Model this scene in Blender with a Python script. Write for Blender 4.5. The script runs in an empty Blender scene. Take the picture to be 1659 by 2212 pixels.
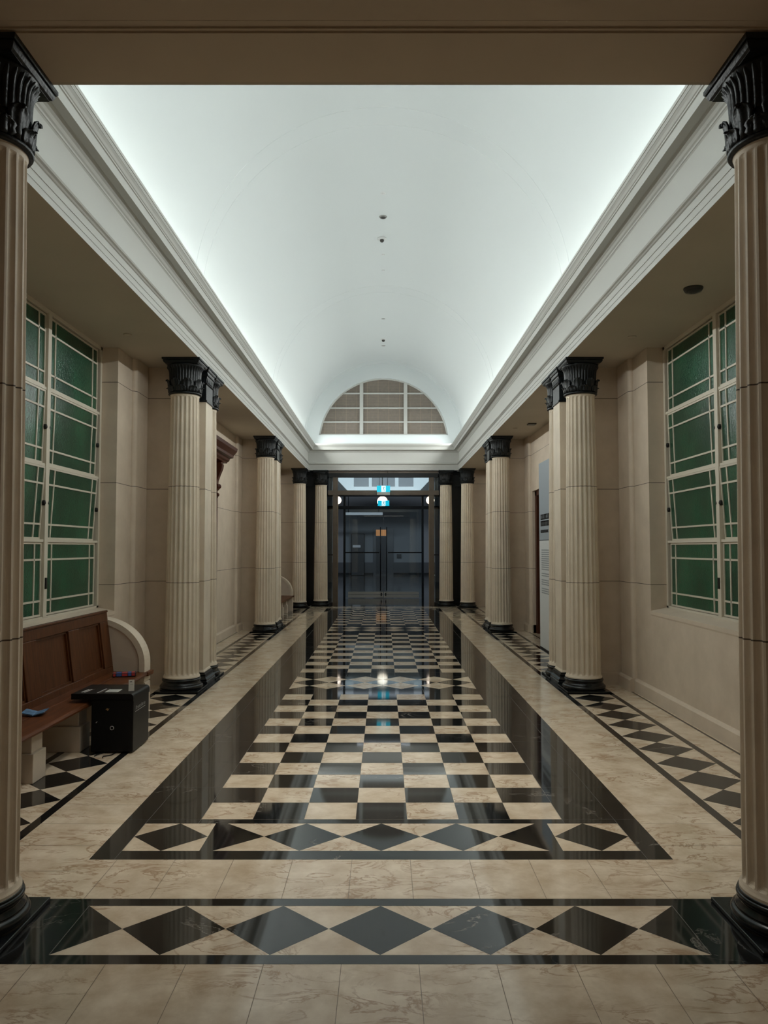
import bpy, bmesh, math, random
from mathutils import Vector, Matrix
random.seed(7)
PI = math.pi
S = bpy.context.scene
COL = S.collection

# ------------------------------------------------------------------ camera, world, lights, exposure
cam_d = bpy.data.cameras.new('camera')
cam = bpy.data.objects.new('camera', cam_d); COL.objects.link(cam)
cam.location = (0.015, 0.0, 1.605)
cam.rotation_euler = (PI/2 + math.radians(2.69), 0, 0)
cam_d.sensor_fit = 'VERTICAL'; cam_d.sensor_height = 36.0; cam_d.lens = 1660.0/2212*36
cam_d.clip_start = 0.05; cam_d.clip_end = 200
S.camera = cam
S.view_settings.view_transform = 'Standard'; S.view_settings.look = 'None'
S.view_settings.gamma = 1.0; S.view_settings.exposure = 0.44
S.view_settings.use_curve_mapping = False

W = bpy.data.worlds.new('world'); S.world = W; W.use_nodes = True
W.node_tree.nodes['Background'].inputs[0].default_value = (0.25, 0.32, 0.4, 1)
W.node_tree.nodes['Background'].inputs[1].default_value = 0.02

def area(name, loc, rot, sx, sy, power, color):
    l = bpy.data.lights.new(name, 'AREA'); l.shape = 'RECTANGLE'
    l.size = sx; l.size_y = sy; l.energy = power; l.color = color
    o = bpy.data.objects.new(name, l); COL.objects.link(o)
    o.location = loc; o.rotation_euler = rot
    return o
COVE = (0.88, 0.97, 1.0)
P_UP, P_FILL_ACROSS = 19, 172
S.cycles.diffuse_bounces = 8; S.cycles.max_bounces = 14
# cove strips lying on top of the cornices, shining up into the vault
for s in (-1, 1):
    area('cove_light', (s*2.05, 12.38, 4.49), (PI, s*math.radians(-14), 0), 0.12, 17.2, P_UP, COVE)
    # second strip added in each cove as fill, brightening the opposite aisle
    area('cove_light', (s*1.945, 12.38, 4.521), (0, s*math.radians(62), 0), 0.044, 17.2, P_FILL_ACROSS, (0.93, 0.97, 0.95))
area('cove_light', (0, 21.22, 4.50), (PI, 0, 0), 3.6, 0.08, 3.2, COVE)
area('cove_light', (0, 3.60, 4.50), (PI, 0, 0), 3.6, 0.08, 8, COVE)
# fill lights added under the vault crown to brighten the nave floor
WARM = (1.0, 0.94, 0.85)
a_ = area('nave_fill', (0, 5.6, 6.66), (0, 0, 0), 0.5, 4.4, 24, WARM); a_.data.spread = math.radians(60)
for y_ in (9.6, 11.4, 13.2):
    l = bpy.data.lights.new('nave_fill_spot', 'SPOT'); l.energy = 95; l.color = WARM; l.shadow_soft_size = 0.0
    l.spot_size = math.radians(46); l.spot_blend = 1.0
    o_ = bpy.data.objects.new('nave_fill_spot', l); COL.objects.link(o_); o_.location = (0, y_, 6.74)
    o_.rotation_euler = (math.radians(24 if y_ > 13 else 8), 0, 0)
# added unseen fill lights: behind the camera, in the lobby and the vestibule
area('hall_fill', (0, -0.6, 3.70), (0, 0, 0), 2.6, 1.2, 5, (1.0, 0.93, 0.84))
area('lobby_fill', (0, 25.4, 5.15), (math.radians(80), 0, 0), 8, 0.5, 480, (0.72, 0.85, 1.0))
area('vestibule_fill', (0, 23.1, 4.30), (0, 0, 0), 1.6, 0.8, 16.0, (0.8, 0.9, 1.0))

# ------------------------------------------------------------------ materials
def new_mat(name):
    m = bpy.data.materials.new(name); m.use_nodes = True
    nt = m.node_tree; b = nt.nodes['Principled BSDF']
    return m, nt, b
def L(nt, a, b): nt.links.new(a, b)
def simple(name, col, rough=0.5, metal=0.0, spec=0.5, emit=None, es=0.0, noise=0.0, nscale=8.0, bump=0.0, bscale=60.0):
    m, nt, b = new_mat(name)
    b.inputs['Base Color'].default_value = (*col, 1); b.inputs['Roughness'].default_value = rough
    b.inputs['Metallic'].default_value = metal; b.inputs['Specular IOR Level'].default_value = spec
    if emit:
        b.inputs['Emission Color'].default_value = (*emit, 1); b.inputs['Emission Strength'].default_value = es
    tc = nt.nodes.new('ShaderNodeTexCoord')
    if noise > 0:
        n = nt.nodes.new('ShaderNodeTexNoise'); n.inputs['Scale'].default_value = nscale; n.inputs['Detail'].default_value = 6
        L(nt, tc.outputs['Object'], n.inputs['Vector'])
        r = nt.nodes.new('ShaderNodeValToRGB')
        r.color_ramp.elements[0].position = .3; r.color_ramp.elements[1].position = .7
        r.color_ramp.elements[0].color = (*[c*(1-noise) for c in col], 1)
        r.color_ramp.elements[1].color = (*[min(1, c*(1+noise)) for c in col], 1)
        L(nt, n.outputs['Fac'], r.inputs['Fac']); L(nt, r.outputs['Color'], b.inputs['Base Color'])
    if bump > 0:
        n2 = nt.nodes.new('ShaderNodeTexNoise'); n2.inputs['Scale'].default_value = bscale; n2.inputs['Detail'].default_value = 3
        L(nt, tc.outputs['Object'], n2.inputs['Vector'])
        bp = nt.nodes.new('ShaderNodeBump'); bp.inputs['Strength'].default_value = bump; bp.inputs['Distance'].default_value = .01
        L(nt, n2.outputs['Fac'], bp.inputs['Height']); L(nt, bp.outputs['Normal'], b.inputs['Normal'])
    return m

def stone(name, c1, c2, joints=True, rough=0.55):
    """buff limestone with a soft mottle and dark mortar joints between the courses"""
    m, nt, b = new_mat(name)
    b.inputs['Roughness'].default_value = rough; b.inputs['Specular IOR Level'].default_value = 0.35
    g = nt.nodes.new('ShaderNodeNewGeometry')
    n = nt.nodes.new('ShaderNodeTexNoise'); n.inputs['Scale'].default_value = 3.5; n.inputs['Detail'].default_value = 8; n.inputs['Roughness'].default_value = .65
    L(nt, g.outputs['Position'], n.inputs['Vector'])
    r = nt.nodes.new('ShaderNodeValToRGB'); r.color_ramp.elements[0].position = .32; r.color_ramp.elements[1].position = .68
    r.color_ramp.elements[0].color = (*c1, 1); r.color_ramp.elements[1].color = (*c2, 1)
    L(nt, n.outputs['Fac'], r.inputs['Fac'])
    out = r.outputs['Color']
    if joints:
        sep = nt.nodes.new('ShaderNodeSeparateXYZ'); L(nt, g.outputs['Position'], sep.inputs[0])
        prev = None
        for z in (1.215, 2.305, 3.39):
            a = nt.nodes.new('ShaderNodeMath'); a.operation = 'COMPARE'
            L(nt, sep.outputs['Z'], a.inputs[0]); a.inputs[1].default_value = z; a.inputs[2].default_value = 0.0032
            if prev is None: prev = a.outputs[0]
            else:
                mx = nt.nodes.new('ShaderNodeMath'); mx.operation = 'MAXIMUM'
                L(nt, prev, mx.inputs[0]); L(nt, a.outputs[0], mx.inputs[1]); prev = mx.outputs[0]
        mix = nt.nodes.new('ShaderNodeMix'); mix.data_type = 'RGBA'
        L(nt, prev, mix.inputs[0]); L(nt, out, mix.inputs[6]); mix.inputs[7].default_value = (0.10, 0.075, 0.055, 1)
        out = mix.outputs[2]
    L(nt, out, b.inputs['Base Color'])
    n2 = nt.nodes.new('ShaderNodeTexNoise'); n2.inputs['Scale'].default_value = 90; L(nt, g.outputs['Position'], n2.inputs['Vector'])
    bp = nt.nodes.new('ShaderNodeBump'); bp.inputs['Strength'].default_value = .12; bp.inputs['Distance'].default_value = .004
    L(nt, n2.outputs['Fac'], bp.inputs['Height']); L(nt, bp.outputs['Normal'], b.inputs['Normal'])
    return m

def marble(name, base, alt, vein, vscale, vwidth, vamt, rough, cloud=2.2, gate=.42):
    m, nt, b = new_mat(name)
    b.inputs['Roughness'].default_value = rough; b.inputs['IOR'].default_value = 1.5
    g = nt.nodes.new('ShaderNodeNewGeometry')
    n = nt.nodes.new('ShaderNodeTexNoise'); n.inputs['Scale'].default_value = cloud; n.inputs['Detail'].default_value = 9; n.inputs['Roughness'].default_value = .62
    L(nt, g.outputs['Position'], n.inputs['Vector'])
    r = nt.nodes.new('ShaderNodeValToRGB'); r.color_ramp.elements[0].position = .35; r.color_ramp.elements[1].position = .66
    r.color_ramp.elements[0].color = (*alt, 1); r.color_ramp.elements[1].color = (*base, 1)
    L(nt, n.outputs['Fac'], r.inputs['Fac'])
    # veins: thin bands where a stretched, warped noise crosses its mid value
    mp = nt.nodes.new('ShaderNodeMapping'); mp.inputs['Rotation'].default_value = (0, 0, .6); mp.inputs['Scale'].default_value = (1, 2.1, 1)
    L(nt, g.outputs['Position'], mp.inputs['Vector'])
    v = nt.nodes.new('ShaderNodeTexNoise'); v.inputs['Scale'].default_value = vscale; v.inputs['Detail'].default_value = 7; v.inputs['Roughness'].default_value = .6; v.inputs['Distortion'].default_value = .9
    L(nt, mp.outputs['Vector'], v.inputs['Vector'])
    s = nt.nodes.new('ShaderNodeMath'); s.operation = 'SUBTRACT'; L(nt, v.outputs['Fac'], s.inputs[0]); s.inputs[1].default_value = .5
    a = nt.nodes.new('ShaderNodeMath'); a.operation = 'ABSOLUTE'; L(nt, s.outputs[0], a.inputs[0])
    rr = nt.nodes.new('ShaderNodeMapRange'); rr.inputs['From Min'].default_value = 0; rr.inputs['From Max'].default_value = vwidth
    rr.inputs['To Min'].default_value = vamt; rr.inputs['To Max'].default_value = 0; rr.clamp = True
    L(nt, a.outputs[0], rr.inputs['Value'])
    # veins come and go
    gm = nt.nodes.new('ShaderNodeTexNoise'); gm.inputs['Scale'].default_value = 1.7; L(nt, g.outputs['Position'], gm.inputs['Vector'])
    gr = nt.nodes.new('ShaderNodeMapRange'); gr.inputs['From Min'].default_value = gate; gr.inputs['From Max'].default_value = gate+.14; gr.clamp = True
    L(nt, gm.outputs['Fac'], gr.inputs['Value'])
    ml = nt.nodes.new('ShaderNodeMath'); ml.operation = 'MULTIPLY'; L(nt, rr.outputs[0], ml.inputs[0]); L(nt, gr.outputs[0], ml.inputs[1])
    mix = nt.nodes.new('ShaderNodeMix'); mix.data_type = 'RGBA'
    L(nt, ml.outputs[0], mix.inputs[0]); L(nt, r.outputs['Color'], mix.inputs[6]); mix.inputs[7].default_value = (*vein, 1)
    L(nt, mix.outputs[2], b.inputs['Base Color'])
    return m

def glass(name, tint=(0.9, 0.95, 0.95), ior=1.45):
    m = bpy.data.materials.new(name); m.use_nodes = True; nt = m.node_tree; nt.nodes.clear()
    o = nt.nodes.new('ShaderNodeOutputMaterial'); t = nt.nodes.new('ShaderNodeBsdfTransparent'); gl = nt.nodes.new('ShaderNodeBsdfGlossy')
    t.inputs[0].default_value = (*tint, 1); gl.inputs['Roughness'].default_value = 0.0; gl.inputs[0].default_value = (1, 1, 1, 1)
    f = nt.nodes.new('ShaderNodeFresnel'); f.inputs['IOR'].default_value = ior
    mx = nt.nodes.new('ShaderNodeMixShader'); L(nt, f.outputs[0], mx.inputs[0]); L(nt, t.outputs[0], mx.inputs[1]); L(nt, gl.outputs[0], mx.inputs[2])
    L(nt, mx.outputs[0], o.inputs[0])
    return m

M = {}
M['stone'] = stone('wall_stone', (0.60, 0.50, 0.39), (0.69, 0.58, 0.46))
M['shaft'] = stone('column_stone', (0.66, 0.565, 0.445), (0.76, 0.655, 0.52))
M['smooth'] = stone('smooth_stone', (0.62, 0.52, 0.41), (0.70, 0.59, 0.47), joints=False)
M['aisle'] = simple('aisle_ceiling_paint', (0.52, 0.46, 0.37), .8, spec=.2, noise=.04, nscale=1.5)
M['beam'] = simple('beam_paint', (0.60, 0.50, 0.39), .8, spec=.2, noise=.05, nscale=1.2)
M['white'] = simple('ceiling_white_paint', (0.655, 0.69, 0.69), .85, spec=.15)
M['entab'] = simple('cornice_cream_paint', (0.52, 0.52, 0.49), .7, spec=.2)
M['cream_marble'] = marble('cream_marble', (0.80, 0.69, 0.54), (0.58, 0.46, 0.325), (0.34, 0.20, 0.11), 3.4, .030, .75, .085, 5.5)
M['black_marble'] = marble('black_marble', (0.016, 0.016, 0.016), (0.009, 0.010, 0.010), (0.42, 0.38, 0.33), 1.6, .008, .70, .045, 2.0, .53)
M['seam'] = simple('joint_dark', (0.22, 0.17, 0.12), .5)
M['seam_light'] = simple('joint_light', (0.16, 0.15, 0.135), .4)
M['black'] = simple('black_polished_marble', (0.008, 0.010, 0.011), .22, spec=.5, noise=.3, nscale=14, bump=.08, bscale=25)
M['capital'] = simple('capital_dark_bronze', (0.006, 0.008, 0.009), .36, spec=.38, noise=.35, nscale=30, bump=.25, bscale=60)
M['frame'] = simple('window_cream_paint', (0.66, 0.60, 0.49), .45, spec=.35)
def green_glass():
    m, nt, b = new_mat('green_textured_glass')
    b.inputs['Roughness'].default_value = .22; b.inputs['IOR'].default_value = 1.42
    b.inputs['Transmission Weight'].default_value = .12
    tc = nt.nodes.new('ShaderNodeNewGeometry')
    n0 = nt.nodes.new('ShaderNodeTexNoise'); n0.inputs['Scale'].default_value = 1.6; L(nt, tc.outputs['Position'], n0.inputs['Vector'])
    r = nt.nodes.new('ShaderNodeValToRGB'); r.color_ramp.elements[0].position = .38; r.color_ramp.elements[1].position = .66
    r.color_ramp.elements[0].color = (0.012, 0.066, 0.036, 1); r.color_ramp.elements[1].color = (0.024, 0.122, 0.062, 1)
    L(nt, n0.outputs['Fac'], r.inputs['Fac']); L(nt, r.outputs['Color'], b.inputs['Base Color'])
    n = nt.nodes.new('ShaderNodeTexNoise'); n.inputs['Scale'].default_value = 55; n.inputs['Detail'].default_value = 2; n.inputs['Distortion'].default_value = 1.2
    L(nt, tc.outputs['Position'], n.inputs['Vector'])
    bp = nt.nodes.new('ShaderNodeBump'); bp.inputs['Strength'].default_value = .35; bp.inputs['Distance'].default_value = .006
    L(nt, n.outputs['Fac'], bp.inputs['Height']); L(nt, bp.outputs['Normal'], b.inputs['Normal'])
    return m
M['green'] = green_glass()
M['pivot'] = simple('dark_hinge_metal', (0.02, 0.018, 0.016), .5, metal=.6)
M['bronze'] = simple('bronze_frame', (0.125, 0.10, 0.078), .38, metal=.35, noise=.12, nscale=6)
M['brass'] = simple('brass_edge', (0.55, 0.38, 0.17), .35, metal=.9)
M['steel'] = simple('door_rail_steel', (0.62, 0.58, 0.50), .45, metal=.2)
M['darkmetal'] = simple('dark_metal', (0.012, 0.013, 0.014), .4, metal=.3)
M['glass'] = glass('clear_glass')
def wood(name, c1, c2, sc=(18, 18, 2)):
    m, nt, b = new_mat(name); b.inputs['Roughness'].default_value = .42; b.inputs['Specular IOR Level'].default_value = .22
    tc = nt.nodes.new('ShaderNodeTexCoord'); mp = nt.nodes.new('ShaderNodeMapping'); mp.inputs['Scale'].default_value = sc
    L(nt, tc.outputs['Object'], mp.inputs['Vector'])
    n = nt.nodes.new('ShaderNodeTexNoise'); n.inputs['Scale'].default_value = 2; n.inputs['Detail'].default_value = 5; n.inputs['Distortion'].default_value = .6
    L(nt, mp.outputs['Vector'], n.inputs['Vector'])
    r = nt.nodes.new('ShaderNodeValToRGB'); r.color_ramp.elements[0].position = .3; r.color_ramp.elements[1].position = .72
    r.color_ramp.elements[0].color = (*c1, 1); r.color_ramp.elements[1].color = (*c2, 1)
    L(nt, n.outputs['Fac'], r.inputs['Fac']); L(nt, r.outputs['Color'], b.inputs['Base Color'])
    return m
M['wood_v'] = wood('bench_oak_upright', (0.062, 0.020, 0.006), (0.125, 0.042, 0.013))
M['wood_h'] = wood('bench_oak_seat', (0.075, 0.023, 0.007), (0.145, 0.047, 0.015), (18, 2, 18))
M['mahogany'] = wood('door_surround_mahogany', (0.045, 0.012, 0.006), (0.095, 0.028, 0.012))
M['plastic'] = simple('kiosk_black_plastic', (0.0035, 0.004, 0.0045), .42, spec=.25)
M['print'] = simple('pale_print', (0.62, 0.62, 0.60), .5)
M['paper'] = simple('white_paper', (0.62, 0.60, 0.54), .6)
M['brown_paper'] = simple('dark_leaflet', (0.05, 0.035, 0.03), .5, noise=.4, nscale=40)
M['blue_paper'] = simple('blue_leaflet', (0.10, 0.21, 0.36), .45, noise=.5, nscale=22)
M['blue_print'] = simple('blue_print', (0.05, 0.13, 0.42), .4)
M['red_print'] = simple('red_print', (0.50, 0.045, 0.045), .4)
M['navy'] = simple('dark_box_card', (0.03, 0.02, 0.03), .45)
M['lunette'] = simple('grey_wired_glass', (0.205, 0.175, 0.148), .55, spec=.3, noise=.10, nscale=12)
M['wire'] = simple('glazing_wire', (0.36, 0.29, 0.21), .5)
M['fixture'] = simple('fixture_grey', (0.30, 0.30, 0.28), .5)
M['fixture_dark'] = simple('fixture_dark', (0.045, 0.042, 0.036), .6)
M['fixture_white'] = simple('fixture_white', (0.66, 0.67, 0.66), .5)
M['poster_grey'] = simple('poster_blue_grey', (0.30, 0.34, 0.375), .5)
M['poster_white'] = simple('poster_white', (0.66, 0.67, 0.66), .5)
M['ink'] = simple('black_ink', (0.02, 0.02, 0.02), .5)
M['grey_ink'] = simple('grey_ink', (0.26, 0.28, 0.29), .5)
M['void'] = simple('unlit_space_dark', (0.035, 0.036, 0.038), .6)  # near-black surface standing for the darkness beyond doorway and windows
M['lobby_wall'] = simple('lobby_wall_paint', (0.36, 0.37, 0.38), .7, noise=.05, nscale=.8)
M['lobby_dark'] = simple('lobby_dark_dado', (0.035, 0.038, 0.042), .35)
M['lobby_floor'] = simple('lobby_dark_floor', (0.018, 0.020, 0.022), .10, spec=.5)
M['sign_cyan'] = simple('exit_sign_cyan', (0.0, 0.35, 0.45), .4, emit=(0.0, 0.42, 0.60), es=.72)
M['sign_white'] = simple('exit_sign_white', (0.8, 0.9, 0.9), .4, emit=(0.6, 0.85, 0.92), es=.72)
M['sign_ink'] = simple('exit_sign_figure', (0.0, 0.10, 0.12), .4, emit=(0.0, 0.16, 0.2), es=.35)
M['sign_case'] = simple('exit_sign_case', (0.42, 0.43, 0.40), .5)
M['globe'] = simple('warm_glass_globe', (0.9, 0.8, 0.7), .3, emit=(1.0, 0.80, 0.60), es=1.7)
M['orange'] = simple('amber_lit_panel', (0.5, 0.25, 0.1), .4, emit=(1.0, 0.42, 0.14), es=.22)
M['reflection_strip'] = simple('reflected_light_glow', (0.6, 0.6, 0.6), .4, emit=(0.9, 0.95, 1.0), es=.03)  # faint glow stands for reflected light, not a fitting
M['screen'] = simple('cabinet_screen', (0.1, 0.1, 0.12), .3, emit=(0.7, 0.8, 0.9), es=.10)
M['blue_panel'] = simple('blue_lit_panel', (0.02, 0.10, 0.28), .3, emit=(0.03, 0.16, 0.42), es=.45)
M['bulk_glow'] = simple('bulkhead_white_glow', (0.7, 0.72, 0.72), .6, emit=(0.8, 0.9, 0.88), es=.14)  # no lamp: emission added to give the bulkhead its lit look

# ------------------------------------------------------------------ mesh helpers
class MB:
    def __init__(s): s.bm = bmesh.new(); s.mats = []
    def mi(s, m):
        if m not in s.mats: s.mats.append(m)
        return s.mats.index(m)
    def faces(s, verts, faces, m, smooth=False):
        vs = [s.bm.verts.new(v) for v in verts]; k = s.mi(m)
        for f in faces:
            try:
                fc = s.bm.faces.new([vs[i] for i in f]); fc.material_index = k; fc.smooth = smooth
            except ValueError: pass
        return vs
    def box(s, x0, x1, y0, y1, z0, z1, m):
        x0, x1 = min(x0, x1), max(x0, x1); y0, y1 = min(y0, y1), max(y0, y1); z0, z1 = min(z0, z1), max(z0, z1)
        v = [(x, y, z) for z in (z0, z1) for y in (y0, y1) for x in (x0, x1)]
        return s.faces(v, [(0, 2, 3, 1), (4, 5, 7, 6), (0, 1, 5, 4), (1, 3, 7, 5), (3, 2, 6, 7), (2, 0, 4, 6)], m)
    def quad(s, pts, m): s.faces(pts, [tuple(range(len(pts)))], m)
    def lathe(s, prof, m, seg=32, cx=0, cy=0, cap=True, smooth=True):
        """prof: list of (r, z) bottom to top"""
        n = len(prof)
        v = [(cx + r*math.cos(2*PI*k/seg), cy + r*math.sin(2*PI*k/seg), z) for r, z in prof for k in range(seg)]
        f = [(i*seg+k, i*seg+(k+1) % seg, (i+1)*seg+(k+1) % seg, (i+1)*seg+k) for i in range(n-1) for k in range(seg)]
        if cap: f += [tuple(range(seg-1, -1, -1)), tuple((n-1)*seg+k for k in range(seg))]
        s.faces(v, f, m, smooth)
    def prism(s, outline, axis, a, b, m, smooth=False):
        """extrude a 2-D outline along axis ('x','y','z') from a to b; the outline gives the two other coordinates in order"""
        def P(p, t):
            if axis == 'x': return (t, p[0], p[1])
            if axis == 'y': return (p[0], t, p[1])
            return (p[0], p[1], t)
        n = len(outline)
        v = [P(p, a) for p in outline] + [P(p, b) for p in outline]
        f = [(i, (i+1) % n, n+(i+1) % n, n+i) for i in range(n)]
        f += [tuple(range(n-1, -1, -1)), tuple(range(n, 2*n))]
        s.faces(v, f, m, smooth)
    def tube(s, p, q, r, m, seg=10):
        p, q = Vector(p), Vector(q); d = (q-p).normalized(); u = d.orthogonal().normalized(); w = d.cross(u)
        v = [tuple(c + (u*math.cos(2*PI*k/seg) + w*math.sin(2*PI*k/seg))*r) for c in (p, q) for k in range(seg)]
        f = [(k, (k+1) % seg, seg+(k+1) % seg, seg+k) for k in range(seg)] + [tuple(range(seg-1, -1, -1)), tuple(range(seg, 2*seg))]
        s.faces(v, f, m, True)
    def sphere(s, c, r, m, seg=24, rings=14, zs=1.0):
        prof = [(max(1e-4, r*math.sin(PI*i/rings)), c[2] - r*zs*math.cos(PI*i/rings)) for i in range(rings+1)]
        s.lathe(prof, m, seg, c[0], c[1])
    def build(s, name, parent=None, normals=True, weld=False, angle=None):
        if weld: bmesh.ops.remove_doubles(s.bm, verts=s.bm.verts, dist=1e-5)
        if normals: bmesh.ops.recalc_face_normals(s.bm, faces=s.bm.faces)
        me = bpy.data.meshes.new(name); s.bm.to_mesh(me); s.bm.free()
        for m in s.mats: me.materials.append(m)
        o = bpy.data.objects.new(name, me); COL.objects.link(o)
        if parent: o.parent = parent
        return o
def bevel(o, w, seg=2):
    b = o.modifiers.new('bevel', 'BEVEL'); b.width = w; b.segments = seg; b.limit_method = 'ANGLE'; b.angle_limit = math.radians(40)
    return o
def tag(o, label, cat, group=None, kind=None):
    o['label'] = label; o['category'] = cat
    if group: o['group'] = group
    if kind: o['kind'] = kind
    return o
def struct(o): o['kind'] = 'structure'; return o
def thing(name, loc, label, cat, group=None, rz=0):
    e = bpy.data.objects.new(name, None); COL.objects.link(e); e.location = loc; e.rotation_euler = (0, 0, rz)
    e.empty_display_size = .1
    return tag(e, label, cat, group)
def dup(root, loc, label, rz=0, group=None):
    r = root.copy(); COL.objects.link(r); r.location = loc; r.rotation_euler = (0, 0, rz); r['label'] = label
    if group: r['group'] = group
    for ch in list(root.children):
        c = ch.copy(); COL.objects.link(c); c.parent = r
        for g in list(ch.children):
            d = g.copy(); COL.objects.link(d); d.parent = c
    return r

# ------------------------------------------------------------------ measures of the hall
ZS = 3.765                      # underside of beams, aisles, entablature
XE = 2.09                       # inner face of the entablature
G1, G2 = 9.27, 15.36            # centre lines of the two pier groups
Y0, Y1 = 3.49, 21.29            # the vaulted bay runs from the near beam to the far entablature
XW = 2.85                       # side wall face
XG = 3.05                       # glazing plane
ZSILL = 0.94
CM, BM = M['cream_marble'], M['black_marble']

# ------------------------------------------------------------------ floor
fl = MB()
def rect(x0, x1, y0, y1, z, m): fl.quad([(x0, y0, z), (x1, y0, z), (x1, y1, z), (x0, y1, z)], m)
def lozenge(cx, cy, hx, hy, z, m): fl.quad([(cx-hx, cy, z), (cx, cy-hy, z), (cx+hx, cy, z), (cx, cy+hy, z)], m)
e1, e2, e3, e4 = .0004, .0008, .0012, .0016
rect(-4.2, 4.2, -4.5, 21.7, 0, CM)
T = .305; HW = 3.5*T
# near threshold strip with big dark lozenges
rect(-2.05, 2.05, 3.046, 3.113, e1, BM); rect(-2.05, 2.05, 3.530, 3.598, e1, BM)
for k in range(-3, 4):
    cx = k*.436; 
    if abs(k) < 3: lozenge(cx, 3.3215, .218, .2085, e1, BM)
for s in (-1, 1):
    fl.quad([(s*1.09, 3.3215, e1), (s*1.308, 3.53, e1), (s*2.05, 3.53, e1), (s*2.05, 3.113, e1), (s*1.308, 3.113, e1)], BM)
    for x in (1.308, 1.60): rect(s*x-.0015, s*x+.0015, 3.113, 3.53, e3, M['seam_light'])
# nave carpet border
def band(x0, x1, y0, y1): rect(x0, x1, y0, y1, e1, BM)
YN, YF = 4.043, 2*(G1+G2)/2 - 4.043
YC = (G1+G2)/2
band(-1.507, 1.507, YN, 4.158)
for s in (-1, 1): band(min(s*1.376, s*1.507), max(s*1.376, s*1.507), 4.158, 2*YC-4.158)
band(-1.507, 1.507, 2*YC-4.158, 2*YC-4.043)
for mir in (False, True):
    def yy(y): return 2*YC-y if mir else y
    def r2(x0, x1, ya, yb, z, m): rect(x0, x1, min(yy(ya), yy(yb)), max(yy(ya), yy(yb)), z, m)
    r2(-HW, HW, 4.563, 4.632, e1, BM)
    for s in (-1, 1):
        r2(min(s*.895, s*.965), max(s*.895, s*.965), 4.158, 4.563, e1, BM)
        lozenge(s*1.171, yy(4.3605), .205, .2025, e1, BM)
        fl.quad([(s*.895, yy(4.158), e1), (s*.6525, yy(4.3605), e1), (s*.895, yy(4.563), e1)], BM)
    for k in (-1, 0, 1): lozenge(k*.435, yy(4.3605), .2175, .2025, e1, BM)
for s in (-1, 1): band(min(s*HW, s*1.376), max(s*HW, s*1.376), 4.563, 2*YC-4.563)
# chequers
def chequer(ya, n, dy):
    for j in range(n):
        for i in range(7):
            if (i+j) % 2: rect(-HW+i*T, -HW+(i+1)*T, ya+j*dy, ya+(j+1)*dy, e1, BM)
        rect(-HW, HW, ya+j*dy-.001, ya+j*dy+.001, e2, M['seam'])
    for i in range(8):
        rect(-HW+i*T-.001, -HW+i*T+.001, ya, ya+n*dy, e2, M['seam'])
chequer(4.632, 13, (8.525-4.632)/13)
chequer(10.015, 15, (14.615-10.015)/15)
chequer(2*YC-8.525, 13, (8.525-4.632)/13)
# lozenge rows between the chequers
for g in (G1, G2):
    rect(-HW, HW, g-.745, g+.745, e1, BM)
    for sy in (-1, 1):
        cy = g + sy*.2135
        for k in range(-2, 2): lozenge((k+.5)*.427, cy, .2135, .2135, e2, CM)
        for s in (-1, 1): fl.quad([(s*HW, cy-.2135, e2), (s*(HW-.2135), cy, e2), (s*HW, cy+.2135, e2)], CM)
        for k in range(8): rect(-HW+k*T-.001, -HW+k*T+.001, g+sy*.43, g+sy*.745, e3, M['seam_light'])
        rect(-HW, HW, g+sy*.43-.001, g+sy*.43+.001, e3, M['seam_light'])
# side bands: fine joints
for s in (-1, 1):
    rect(s*1.376-.0012, s*1.376+.0012, YN, 2*YC-YN, e3, M['seam_light'])
    rect(s*HW-.0012, s*HW+.0012, 4.56, 2*YC-4.56, e3, M['seam_light'])
    y = 4.632
    while y < 20.0:
        rect(min(s*HW, s*1.507), max(s*HW, s*1.507), y-.0008, y+.0008, e3, M['seam_light'])
        y += .61
    y = 3.90
    while y < 21.0:
        rect(min(s*1.507, s*1.985), max(s*1.507, s*1.985), y-.0009, y+.0009, e2, M['seam'])
        y += .33
    # aisle strip
    band(min(s*1.985, s*2.045), max(s*1.985, s*2.045), 3.6, 21.0)
    band(min(s*2.495, s*2.55), max(s*2.495, s*2.55), 3.6, 21.0)
    band(min(s*2.775, s*2.80), max(s*2.775, s*2.80), 3.6, 21.3)
    for g in (G1, G2): band(min(s*2.045, s*2.55), max(s*2.045, s*2.55), g-.75, g+.76)
    band(min(s*2.045, s*2.55), max(s*2.045, s*2.55), 20.55, 21.7)
    for cys in ([8.31-.416*k for k in range(12)], [10.24+.4153*k for k in range(11)], [16.325+.416*k for k in range(10)]):
        for cy in cys: lozenge(s*2.27, cy, .225, .208, e1, BM)
    for x in (.15, .455, .76, 1.06, 1.36): rect(s*x-.0012, s*x+.0012, 3.598, 4.043, e2, M['seam'])
    for x in (.15, .45, .75, 1.06, 1.345, 1.65): rect(s*x-.0012, s*x+.0012, -1.0, 3.046, e2, M['seam'])
rect(-2.05, 2.05, 3.598, 3.600, e2, M['seam'])
for y in (2.60, 2.15, 1.7): rect(-2.05, 2.05, y-.001, y+.001, e2, M['seam'])
rect(-1.6, 1.6, 21.0, 21.06, e1, BM); rect(-1.6, 1.6, 21.30, 21.7, e1, BM)
struct(fl.build('floor', normals=False))
bm_ = bmesh.new(); bm_.from_mesh(bpy.data.objects['floor'].data)
for f in bm_.faces:
    f.normal_update()
    if f.normal.z < 0: f.normal_flip()
bm_.to_mesh(bpy.data.objects['floor'].data); bm_.free()

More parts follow.
